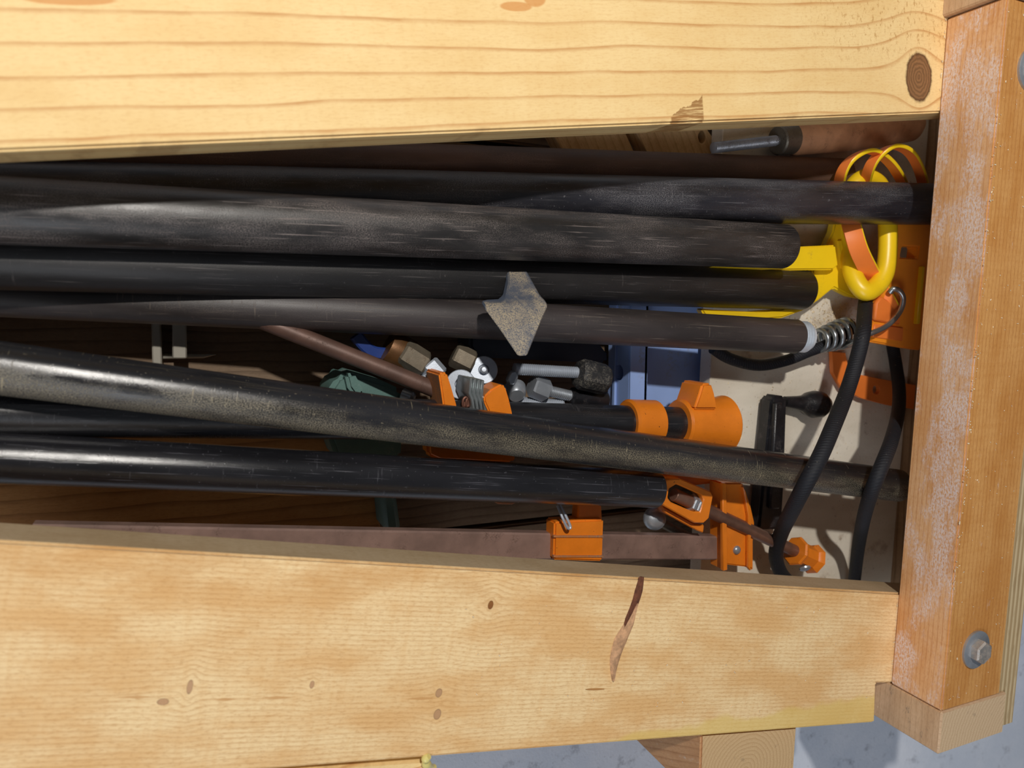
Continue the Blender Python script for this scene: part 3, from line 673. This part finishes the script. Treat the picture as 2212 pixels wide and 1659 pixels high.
add_sweep(bm, catmull([at(*p) for p in ((1852, 455, 0.146), (1862, 490, 0.154), (1874, 530, 0.157), (1893, 570, 0.155), (1912, 605, 0.149), (1935, 645, 0.155), (1950, 672, 0.155))], 8),
          [(-th / 2, -wz), (th / 2, -wz), (th / 2, -th * 0.3), (th * 0.25, 0.0), (-th * 0.25, 0.0), (-th / 2, -th * 0.3)], up=upn, mats=[0, 0, 1, 1, 1, 0]); link('strap_run', bm, [ORP, YEL], ST, angle=50)
HK = link('hook_plate', plate([(1925, 470), (2020, 470), (2010, 520), (2000, 640), (1990, 757), (1878, 738), (1884, 690), (1892, 648), (1925, 600), (1938, 540)], 0.151, 0.010,
      [[(1950, 531), (1985, 533), (1982, 558), (1945, 556)]]), ORY, ST, bevel=0.0010, bev_seg=2)
link('hook_panel', plate([(1890, 700), (1952, 708), (1950, 737), (1886, 728)], 0.1522, 0.002), ORP, HK, bevel=0.0005)
link('hook_rib', plate([(1905, 640), (1948, 668), (1945, 702), (1890, 692), (1894, 655)], 0.1535, 0.004), ORP, HK, bevel=0.001)
link('hook_edge', plate([(1993, 575), (1999, 575), (1988, 700), (1981, 700)], 0.154, 0.005), YEL, HK, bevel=0.0006)
bm = plate([(1798, 760), (1826, 762), (1832, 790), (1850, 808), (1900, 818), (1978, 832), (1974, 884), (1920, 876), (1860, 860), (1818, 838), (1800, 805)], 0.1225, 0.0035,
      [[(1893 + 8 * math.cos(t * math.pi / 5), 842 + 10 * math.sin(t * math.pi / 5)) for t in range(10)]]); link('strap_end', bm, ORP, ST, bevel=0.0006)

# ================================================================== BUNGEE CORD
m = NB('black_braid'); uv = m.uv(); u, v, _ = m.sep(uv)
bA = m.M('SINE', m.M('ADD', m.M('MULTIPLY', u, 3200.0), m.M('MULTIPLY', v, 1500.0))); bB = m.M('SINE', m.M('SUBTRACT', m.M('MULTIPLY', u, 900.0), m.M('MULTIPLY', v, 900.0)))
f_ = m.noise(m.scale(uv, 900, 900), 1, 3, 0.7)
col = m.mix(m.M('MULTIPLY', m.M('ADD', m.M('MULTIPLY', bA, 0.12), f_), 0.6, clamp=True), (0.003, 0.0035, 0.006, 1), lin(30, 32, 42))
col = m.mix(m.M('MULTIPLY', m.step(m.noise(m.scale(uv, 500, 500), 1, 2), 0.70, 0.75), 0.5), col, lin(170, 158, 140))
BRAID = m.done(col, 0.7, 0, m.M('ADD', bA, m.M('MULTIPLY', f_, 1.5)), 0.22, 0.0004)
BG = thing('bungee_cord', at(1780, 900, ZB), 'black braided bungee cord with a coiled steel wire hook draped over the sawdust pipe', 'bungee cord')
def cord(pts, r):
    bm = bmesh.new(); add_sweep(bm, catmull([at(*p) for p in pts], 10), circ(r, 16)); return link('cord', bm, BRAID, BG)
cord([(1540, 752, 0.122), (1580, 776, 0.123), (1640, 789, 0.125), (1700, 778, 0.127), (1745, 760, 0.130), (1785, 745, 0.132), (1820, 725, 0.132), (1842, 708, 0.131)], 0.0041)
cord([(1876, 606, 0.132), (1869, 660, 0.146), (1864, 720, 0.1655), (1850, 780, 0.168), (1828, 850, 0.174), (1800, 920, 0.190), (1772, 985, 0.1975), (1742, 1042, 0.1965), (1712, 1100, 0.180), (1688, 1150, 0.156), (1676, 1195, 0.142), (1684, 1232, 0.134), (1706, 1262, 0.129), (1722, 1300, 0.127)], 0.0050)
cord([(1925, 730, 0.122), (1934, 780, 0.127), (1942, 840, 0.142), (1940, 890, 0.160), (1926, 950, 0.187), (1905, 1005, 0.1975), (1885, 1055, 0.1955), (1868, 1110, 0.177), (1856, 1170, 0.150), (1848, 1230, 0.134), (1842, 1290, 0.125)], 0.0046)
WIRE = plain('hook_wire', lin(160, 166, 170), 0.3, 0.85, 0.1, 100, 0.15)
ca, cb = at(1768, 737, 0.1325), at(1836, 716, 0.1325); cx = (cb - ca).normalized(); s1 = cx.cross(Vector((0, 0, 1))).normalized(); s2 = s1.cross(cx)
Lc = (cb - ca).length; turns = 5.0; hp = []
for i in range(int(turns * 16) + 1):
    t = i / (turns * 16); rr = 0.0072 + 0.0028 * min(1, t * 1.6)
    an = 2 * math.pi * turns * t
    hp.append(ca + cx * (Lc * t) + s1 * rr * math.cos(an) + s2 * rr * math.sin(an))
bm = bmesh.new(); add_sweep(bm, hp, circ(0.0017, 10)); HC = link('hook_coil', bm, WIRE, BG)
bm = bmesh.new(); add_sweep(bm, catmull([at(*p) for p in ((1832, 744, 0.141), (1872, 724, 0.1575), (1915, 704, 0.159), (1942, 676, 0.159), (1951, 648, 0.160), (1944, 630, 0.159), (1930, 624, 0.157), (1922, 632, 0.155))], 10), circ(0.0019, 12)); link('hook', bm, WIRE, BG)

# ================================================================== CRANK, BRACKET, FILE, POINTED TOOL
BKE = plain('black_casting', (0.014, 0.014, 0.017, 1), 0.32, 0.0, 0.3, 80, 0.35, lin(96, 90, 88), bump=0.4)
CR = thing('crank_handle', at(1690, 1000, ZB), 'black cast crank handle with an oval knob lying on the plywood', 'crank')
link('arm', plate([(1668, 862), (1675, 854), (1698, 856), (1702, 868), (1699, 960), (1696, 1050), (1690, 1145), (1638, 1145), (1648, 1050), (1658, 960)], 0.131, 0.012), BKE, CR, bevel=0.002, bev_seg=2)
link('arm_ridge', plate([(1676, 870), (1692, 870), (1686, 1100), (1664, 1100)], 0.134, 0.004), BKE, CR, bevel=0.001)
ka = at(1694, 868, 0.124); kb = at(1790, 876, 0.126); kx = (kb - ka).normalized(); KL = (kb - ka).length
link('knob', lathe(ka, kx, [(0, 0.004), (KL * .28, 0.0052), (KL * .40, 0.0060), (KL * .50, 0.0085), (KL * .65, 0.0102), (KL * .8, 0.0100), (KL * .93, 0.0068), (KL, 0.0)], 24), BKE, CR)
CR.location.z = ZB

BLU = plain('blue_enamel', lin(150, 178, 234), 0.4, 0, 0.05, 20, 0.25, lin(140, 134, 112), bump=0.1)
BKT = thing('metal_bracket', at(1420, 760, 0.083), 'periwinkle blue folded metal bracket with round holes under the pipes', 'bracket')
zb = 0.113; zq = 0.096
f0, f1 = at(1366, 560, zb), at(1360, 905, zb); e0, e1 = at(1404, 560, zb), at(1396, 905, zb)
link('top_flange', plate([(1366, 560), (1404, 560), (1396, 905), (1360, 905)], zb, 0.002), BLU, BKT, bevel=0.0003)
# side web with real holes
bm = bmesh.new(); wd = (f1 - f0); wl = wd.length; wd.normalize(); hh = 0.026
def wpt(s, d): return f0 + wd * s + Vector((-0.0001, 0, -0.002 - d))
def yon(py):
    return min((abs((lambda d: PY0 - FPX * d.dot(U_) / (-d.dot(B_)))(f0 + wd * (i * 0.0005) - CAM + Vector((0, 0, -0.012))) - py), i) for i in range(int(wl / 0.0005)))[1] * 0.0005
hs = [yon(632), yon(805)]
add_plate(bm, [wpt(0, 0), wpt(wl, 0), wpt(wl, hh), wpt(0, hh)], Vector((0.002, 0, 0)), [[wpt(s + 0.0055 * math.cos(t * math.pi / 10), 0.012 + 0.0055 * math.sin(t * math.pi / 10)) for t in range(20)] for s in hs])
link('side_web', bm, BLU, BKT, bevel=0.0)
link('base_plate', plate([(1335, 560), (1548, 560), (1541, 905), (1325, 905)], zq, 0.003), BLU, BKT, bevel=0.0004)
bm = bmesh.new(); add_plate(bm, [e0, e1, e1 + Vector((0, 0, -0.026)), e0 + Vector((0, 0, -0.026))], Vector((-0.002, 0, 0))); link('side_web', bm, BLU, BKT)

FH = thing('hand_file', at(1740, 300, ZB), 'old file with a brown wooden handle and steel ferrule beneath the upper rail', 'file')
WH = plain('handle_wood', lin(200, 146, 106), 0.55, 0, 0.15, 70, 0.3, lin(96, 66, 46))
fa, fb = at(1708, 300, 0.130), at(1985, 268, 0.132); fx = (fb - fa).normalized(); FL = (fb - fa).length
link('handle', lathe(fa, fx, [(0, 0.0100), (0.003, 0.0114), (FL * .35, 0.0128), (FL * .7, 0.0132), (FL * .93, 0.0118), (FL, 0.0060), (FL, 0)], 28), WH, FH)
link('ferrule', lathe(fa - fx * 0.012, fx, [(0, 0.0060), (0, 0.0088), (0.001, 0.0098), (0.0125, 0.0104), (0.0125, 0.006)], 28), plain('grey_steel', lin(120, 112, 100), 0.45, 0.6, 0.2, 60, 0.5, lin(90, 76, 60)), FH)
link('tang', threaded(fa - fx * 0.066, fa - fx * 0.0118, 0.0036, 0.0013, 16), plain('tang_steel', lin(150, 150, 155), 0.4, 0.4, 0.2, 80, 0.4, lin(90, 70, 54)), FH)

PT = NB('dusty_slate'); co = PT.co(); n1_ = PT.noise(co, 1500, 3, 0.7); n2_ = PT.noise(co, 45, 4, 0.6)
geo = PT.n('ShaderNodeNewGeometry')
df = PT.M('MULTIPLY', PT.step(n1_, 0.34, 0.60), PT.step(n2_, 0.34, 0.58))
nz = PT.sep(geo.outputs['Normal'])[2]; df = PT.M('MULTIPLY', df, PT.step(nz, 0.25, 0.5))
POINTM = PT.done(PT.mix(df, lin(74, 82, 98), lin(172, 158, 134)), 0.6, 0, n1_, 0.4, 0.0005)
bm = bmesh.new()
top = [(1096, 556, .132), (1124, 558, .132), (1146, 600, .148), (1168, 640, .160), (1180, 652, .164), (1184, 662, .166), (1172, 688, .171), (1139, 769, .178), (1120, 770, .178), (1085, 718, .173), (1047, 666, .166), (1046, 658, .164), (1058, 655, .163), (1082, 654, .163), (1092, 645, .160), (1099, 612, .151)]
add_plate(bm, [at(*p) for p in top], Vector((0.001, 0.002, -0.007)))
o = link('cutter_blade', bm, POINTM, None, bevel=0.0022, bev_seg=1, angle=20)
tag(o, 'dusty grey arrow-shaped cutter blade lying across the brownish pipe', 'blade')

# ================================================================== LOOSE HARDWARE IN THE MIDDLE
GREEN = plain('green_casting', lin(96, 128, 122), 0.45, 0, 0.12, 40, 0.4, lin(150, 156, 150), bump=0.35)
GV = thing('hand_vise', at(790, 900, ZL), 'green painted cast vise lying deep between the pipes', 'vise')
zg = 0.116
link('jaw_body', plate([(705, 850), (728, 815), (752, 802), (790, 812), (826, 822), (868, 842), (872, 900), (868, 990), (840, 1010), (730, 1000), (700, 920)], zg, 0.035), GREEN, GV, bevel=0.005, bev_seg=2)
link('jaw_rib', plate([(745, 808), (766, 806), (790, 850), (770, 862), (752, 838)], zg + 0.007, 0.010), GREEN, GV, bevel=0.002, bev_seg=2)
link('base', plate([(815, 1000), (848, 1000), (868, 1150), (830, 1150)], zg - 0.012, 0.028), GREEN, GV, bevel=0.003)
link('bolt', lathe(at(870, 850, zg), Vector((0.7, -0.3, 0.5)), [(0, 0.0035), (0.006, 0.0035), (0.0075, 0.002), (0.0076, 0)], 12), ZINC, GV)

def single(name, bm, mat, label, cat, group=None, **kw):
    o = link(name, bm, mat, None, **kw); tag(o, label, cat, group); return o
single('steel_rod', rod(at(560, 690, 0.120), at(960, 850, 0.136), 0.0046, 14), plain('dark_rod', lin(104, 78, 68), 0.5, 0.2, 0.2, 60, 0.3, lin(60, 44, 36)), 'thin brown steel rod slanting under the brownish pipe', 'rod')
DZ = plain('bright_zinc', lin(178, 186, 198), 0.42, 0.35, 0.08, 90, 0.15, lin(150, 140, 130))
def disc_bolt(px, py, z, r, tilt, label):
    c = at(px, py, z); axv = (CAM - c).normalized() + Vector(tilt)
    axv.normalize()
    t = thing('flanged_bolt', c - Vector((0, 0, 0.02)), label, 'bolt', 'zinc bolts in the bin')
    link('shank', lathe(c - axv * 0.028, axv, [(0, r * 0.30), (0.0265, r * 0.30)], 14), ZINC, t)
    link('flange', lathe(c - axv * 0.0022, axv, [(0, r * .9), (0.0006, r), (0.0018, r), (0.0022, r * .95), (0.0022, r * 0.4), (0.0012, r * 0.36), (0.0010, r * 0.3)], 32), DZ, t)
    link('centre_pin', lathe(c - axv * 0.0012, axv, [(0, r * .28), (0.0026, r * .28), (0.0036, r * .16), (0.0037, 0)], 18), DZ, t)
disc_bolt(995, 830, 0.132, 0.0086, (-0.1, 0.1, 0), 'zinc flanged bolt facing up beside the laminated clutch plates')
disc_bolt(1045, 799, 0.126, 0.0083, (0.1, 0.1, 0), 'zinc flanged bolt facing up below the arrow-shaped blade tip')
def hexnut(px, py, z, dirx, L, r, mat, label):
    c = at(px, py, z); d = Vector(dirx).normalized(); bm = bmesh.new(); hexbar(bm, c - d * L / 2, d, L, r, 0.15)
    single('hex_nut', bm, mat, label, 'nut', 'loose hex nuts', angle=20)
DULL = plain('dull_steel', lin(126, 116, 100), 0.5, 0.5, 0.2, 80, 0.4, lin(90, 72, 54))
hexnut(892, 775, 0.122, (0.8, -0.5, 0.1), 0.016, 0.0085, DULL, 'long dull steel hex coupling nut under the brownish pipe')
hexnut(936, 800, 0.126, (0.5, -0.6, 0.2), 0.010, 0.0065, DZ, 'bright hex nut behind the left orange fin')
hexnut(1000, 775, 0.124, (0.8, -0.4, 0.2), 0.013, 0.0075, DULL, 'dull hex nut left of the flanged bolts')
hexnut(918, 822, 0.124, (0.3, -0.9, 0.0), 0.008, 0.006, DZ, 'small bright nut tucked left of the orange fin')
hexnut(1165, 838, 0.122, (0.9, -0.35, 0), 0.012, 0.0075, ZINC, 'round-shouldered zinc nut on the short threaded rod')
t = thing('wing_nut', at(1110, 825, 0.110), 'small zinc wing nut right of the orange fins', 'nut')
link('hub', lathe(at(1112, 838, 0.120), Vector((-0.2, -0.5, 0.8)), [(0, .0068), (.006, .0060), (.008, .0045), (.008, 0)], 20), ZINC, t)
link('wing', plate([(1095, 822), (1104, 802), (1116, 800), (1122, 815), (1112, 832), (1100, 832)], 0.129, 0.004), ZINC, t, bevel=0.001)
link('wing', plate([(1090, 830), (1075, 826), (1070, 834), (1082, 846), (1098, 844)], 0.127, 0.004), ZINC, t, bevel=0.001)
t = thing('knob_screw', at(1240, 810, ZB), 'long zinc screw with a dusty black knob beside the blue bracket', 'screw')
link('threaded_rod', threaded(at(1110, 797, 0.126), at(1252, 805, 0.128), 0.0037, 0.0013, 16), DZ, t)
link('knob', lathe(at(1246, 806, 0.128), at(1322, 824, 0.128) - at(1246, 806, 0.128), [(0, 0.005), (0.001, 0.0085), (0.003, 0.0098), (0.019, 0.0098), (0.021, 0.009), (0.021, 0)], 10), plain('dusty_black', (0.02, 0.02, 0.022, 1), 0.6, 0, 0.2, 60, 0.7, lin(130, 124, 114)), t, angle=20)
t = thing('short_screw', at(1220, 850, 0.105), 'short zinc screw with a black grip in front of the blue bracket', 'screw')
link('threaded_rod', threaded(at(1175, 842, 0.120), at(1235, 856, 0.120), 0.0036, 0.0013, 16), ZINC, t)
link('grip', lathe(at(1232, 856, 0.120), at(1318, 868, 0.120) - at(1232, 856, 0.120), [(0, 0.0040), (0.001, 0.0060), (0.024, 0.0072), (0.026, 0.006), (0.026, 0)], 14), BKE, t)
single('threaded_stud', threaded(at(1110, 868, 0.118), at(1215, 874, 0.118), 0.0036, 0.0013, 16), DZ, 'short bright threaded stud along the clamp pipe', 'stud')
single('dark_case', plate([(1015, 720), (1290, 735), (1318, 770), (1310, 785), (1030, 772), (1015, 750)], 0.098, 0.024), plain('navy_plastic', lin(44, 50, 70), 0.4, 0, 0.1, 30, 0.3, lin(90, 84, 76)), 'dark navy plastic case deep under the brownish pipe', 'case', bevel=0.002, bev_seg=2)
bm = bmesh.new(); add_sweep(bm, catmull([at(768, 724, .112), at(785, 745, .112), at(805, 760, .112), at(834, 764, .112)], 8), rect(0.007, 0.007, 0.001), up=Vector((0, 0, 1)))
single('plastic_clip', bm, plain('blue_plastic', lin(38, 62, 130), 0.35, 0, 0.1, 40, 0.1), 'small bright blue curved plastic clip under the brownish pipe', 'clip')
single('brass_fitting', lathe(at(836, 748, .116), Vector((0.85, -0.45, 0)), [(0, 0.006), (0, 0.0095), (0.004, 0.0105), (0.014, 0.0105), (0.015, 0.007), (0.022, 0.007), (0.022, 0)], 20), plain('brown_brass', lin(110, 76, 44), 0.45, 0.5, 0.2, 70, 0.4, lin(70, 50, 36)), 'brown fitting between the blue clip and the coupling nut', 'fitting')

# carriage bolt, cotter pin near the bar clamp
t = thing('carriage_bolt', at(1425, 1125, ZB), 'dome-headed zinc bolt under the tilted orange screw frame', 'bolt')
cdir = (at(1490, 1160, 0.124) - at(1415, 1122, 0.126)).normalized()
link('dome_head', lathe(at(1415, 1120, 0.128), Vector((-0.3, 0.2, 0.9)), [(-0.004, 0.004), (-0.001, 0.0080), (0.0008, 0.0074), (0.0026, 0.0045), (0.0032, 0)], 24), ZINC, t)
link('shank', threaded(at(1420, 1124, 0.1245), at(1500, 1166, 0.122), 0.0035, 0.0013, 14), DULL, t)
bm = bmesh.new(); add_sweep(bm, catmull([at(1204, 1092, .146), at(1216, 1120, .150), at(1226, 1140, .151), at(1232, 1138, .151), at(1222, 1114, .149), at(1210, 1090, .146)], 6), circ(0.0009, 8))
single('cotter_pin', bm, DZ, 'thin bright cotter pin sticking out of the sliding orange jaw', 'pin')

# ---- wood bits at the top of the bin and boards lower left
OFF = wood_mat('offcut', lin(226, 196, 150), lin(200, 160, 112), lin(164, 120, 76), 0.006, 0.8, 0.4, 0.6, 0.7, seed=4.4, linestr=0.6)
def scrap(pix, z, dz, label, holes=()):
    bm = plate(pix, z, dz, holes); o0 = at(pix[0][0], pix[0][1], z); g = Vector((0.5, -0.85, 0)).normalized(); h = Vector((0.85, 0.5, 0)).normalized()
    o = link('wood_scrap', bm, OFF, None, lambda co, n: ((co - o0).dot(g), (co - o0).dot(h) + co.z), bevel=0.0006); tag(o, label, 'offcut', 'offcuts under the upper rail')
scrap([(1175, 255), (1335, 250), (1378, 345), (1225, 345)], 0.102, 0.012, 'pale offcut under the upper rail left of the dark gap')
scrap([(1356, 250), (1505, 245), (1570, 340), (1405, 345)], 0.1025, 0.012, 'pale offcut with a round hole under the upper rail', [[(1517 + 8 * math.cos(t * math.pi / 6) , 296 + 14 * math.sin(t * math.pi / 6)) for t in range(12)]])
bx = at(-200, 1050, 0.115); gg = (at(810, 1080, 0.115) - bx).normalized()
def hidden_board(pix, z, dz, mat, name, label, cat):
    bm = plate(pix, z, dz); o0 = at(pix[0][0], pix[0][1], z)
    o = link(name, bm, mat, None, lambda co, n: ((co - o0).dot(gg), (co - o0).y - co.z), bevel=0.0012); tag(o, label, cat)
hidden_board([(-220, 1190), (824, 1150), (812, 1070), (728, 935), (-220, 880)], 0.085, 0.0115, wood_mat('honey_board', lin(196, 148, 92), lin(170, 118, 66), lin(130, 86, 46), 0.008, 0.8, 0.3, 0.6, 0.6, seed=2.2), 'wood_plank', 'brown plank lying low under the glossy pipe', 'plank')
CLR = plain('cloudy_plastic', lin(196, 190, 176), 0.35, 0, 0.05, 30); CLR.node_tree.nodes['Principled BSDF'].inputs['Transmission Weight'].default_value = 0.35
t = thing('plastic_tray', at(380, 740, ZL), 'cloudy plastic tray edge deep between the brownish pipe and the slanting pipe', 'tray')
link('wall', plate([(326, 660), (346, 660), (352, 850), (330, 850)], 0.090, 0.016), CLR, t, bevel=0.0008)
link('wall', plate([(372, 660), (402, 660), (404, 775), (372, 775)], 0.092, 0.018), CLR, t, bevel=0.0008)
link('flange', plate([(346, 764), (470, 766), (440, 774), (346, 776)], 0.0785, 0.004), CLR, t, bevel=0.0008)

# navy thing on the floor at the right edge
single('paint_tin', lathe(at(2262, 1432, ZF), Vector((0, 0, 1)), [(0, 0.030), (0.002, 0.031), (0.052, 0.031), (0.054, 0.0325), (0.058, 0.0325), (0.058, 0.029), (0.055, 0.029), (0.055, 0)], 36), plain('navy_paint', lin(58, 64, 120), 0.5, 0.1, 0.2, 60, 0.7, lin(170, 160, 150)), 'navy blue worn tin on the concrete right of the rack', 'tin')

# ---- sawdust, chips and curls
CHIP = plain('wood_chips', lin(232, 214, 180), 0.8, 0, 0.2, 200)
bm = bmesh.new()
def chip(p, s):
    r = Matrix.Rotation(random.uniform(0, 6.28), 3, 'Z') @ Matrix.Rotation(random.uniform(-0.5, 0.5), 3, 'X')
    add_box(bm, p, s * random.uniform(0.6, 2.0), s * random.uniform(0.4, 0.9), s * 0.35, r)
for i in range(420):
    x, y = random.gauss(1805, 45), random.gauss(690, 22); chip(at(x, y, ZB + 0.0006), random.uniform(0.0004, 0.0010))
for i in range(500):
    x, y = random.uniform(1550, 1960), random.uniform(680, 1240); chip(at(x, y, ZB + 0.0004), random.uniform(0.0003, 0.0007))
o = link('sawdust', bm, CHIP, None, smooth=False); tag(o, 'pale sawdust crumbs scattered on the plywood bottom', 'sawdust', kind='stuff')
bm = bmesh.new()
for i in range(170):
    p = Vector((random.uniform(X0 + 0.002, XW), random.uniform(Ybot, Ytop), ZP + HP + 0.0003)); chip(p, random.uniform(0.0003, 0.0008))
for i in range(90):
    chip(at(random.uniform(1000, 1900), random.uniform(1300, 1550), ZP + 0.0003), random.uniform(0.0003, 0.0008))
for i in range(120):
    t_ = random.random(); p = Vector((X0 - 0.0006, Ybot + (Ytop - Ybot) * t_, ZP + 0.0004)) if not (-0.19 < Ybot + (Ytop - Ybot) * t_ < 0.12) else Vector((X0 + random.uniform(0, 0.004), Ybot + (Ytop - Ybot) * t_, ZP + HP + 0.0003))
    chip(p, random.uniform(0.0004, 0.0010))
o = link('wood_crumbs', bm, CHIP, RACK, smooth=False); o['kind'] = 'stuff'
bm = bmesh.new(); cp = [at(1592 + 9 * math.cos(a_) * (1 - a_ / 12), 942 + 9 * math.sin(a_) * (1 - a_ / 12) + a_ * 2, ZB + 0.002) for a_ in [i * 0.4 for i in range(-8, 12)]]
add_sweep(bm, catmull(cp, 3), circ(0.0007, 6)); single('wood_curl', bm, CHIP, 'tiny pale curled shaving on the plywood left of the crank', 'shaving')
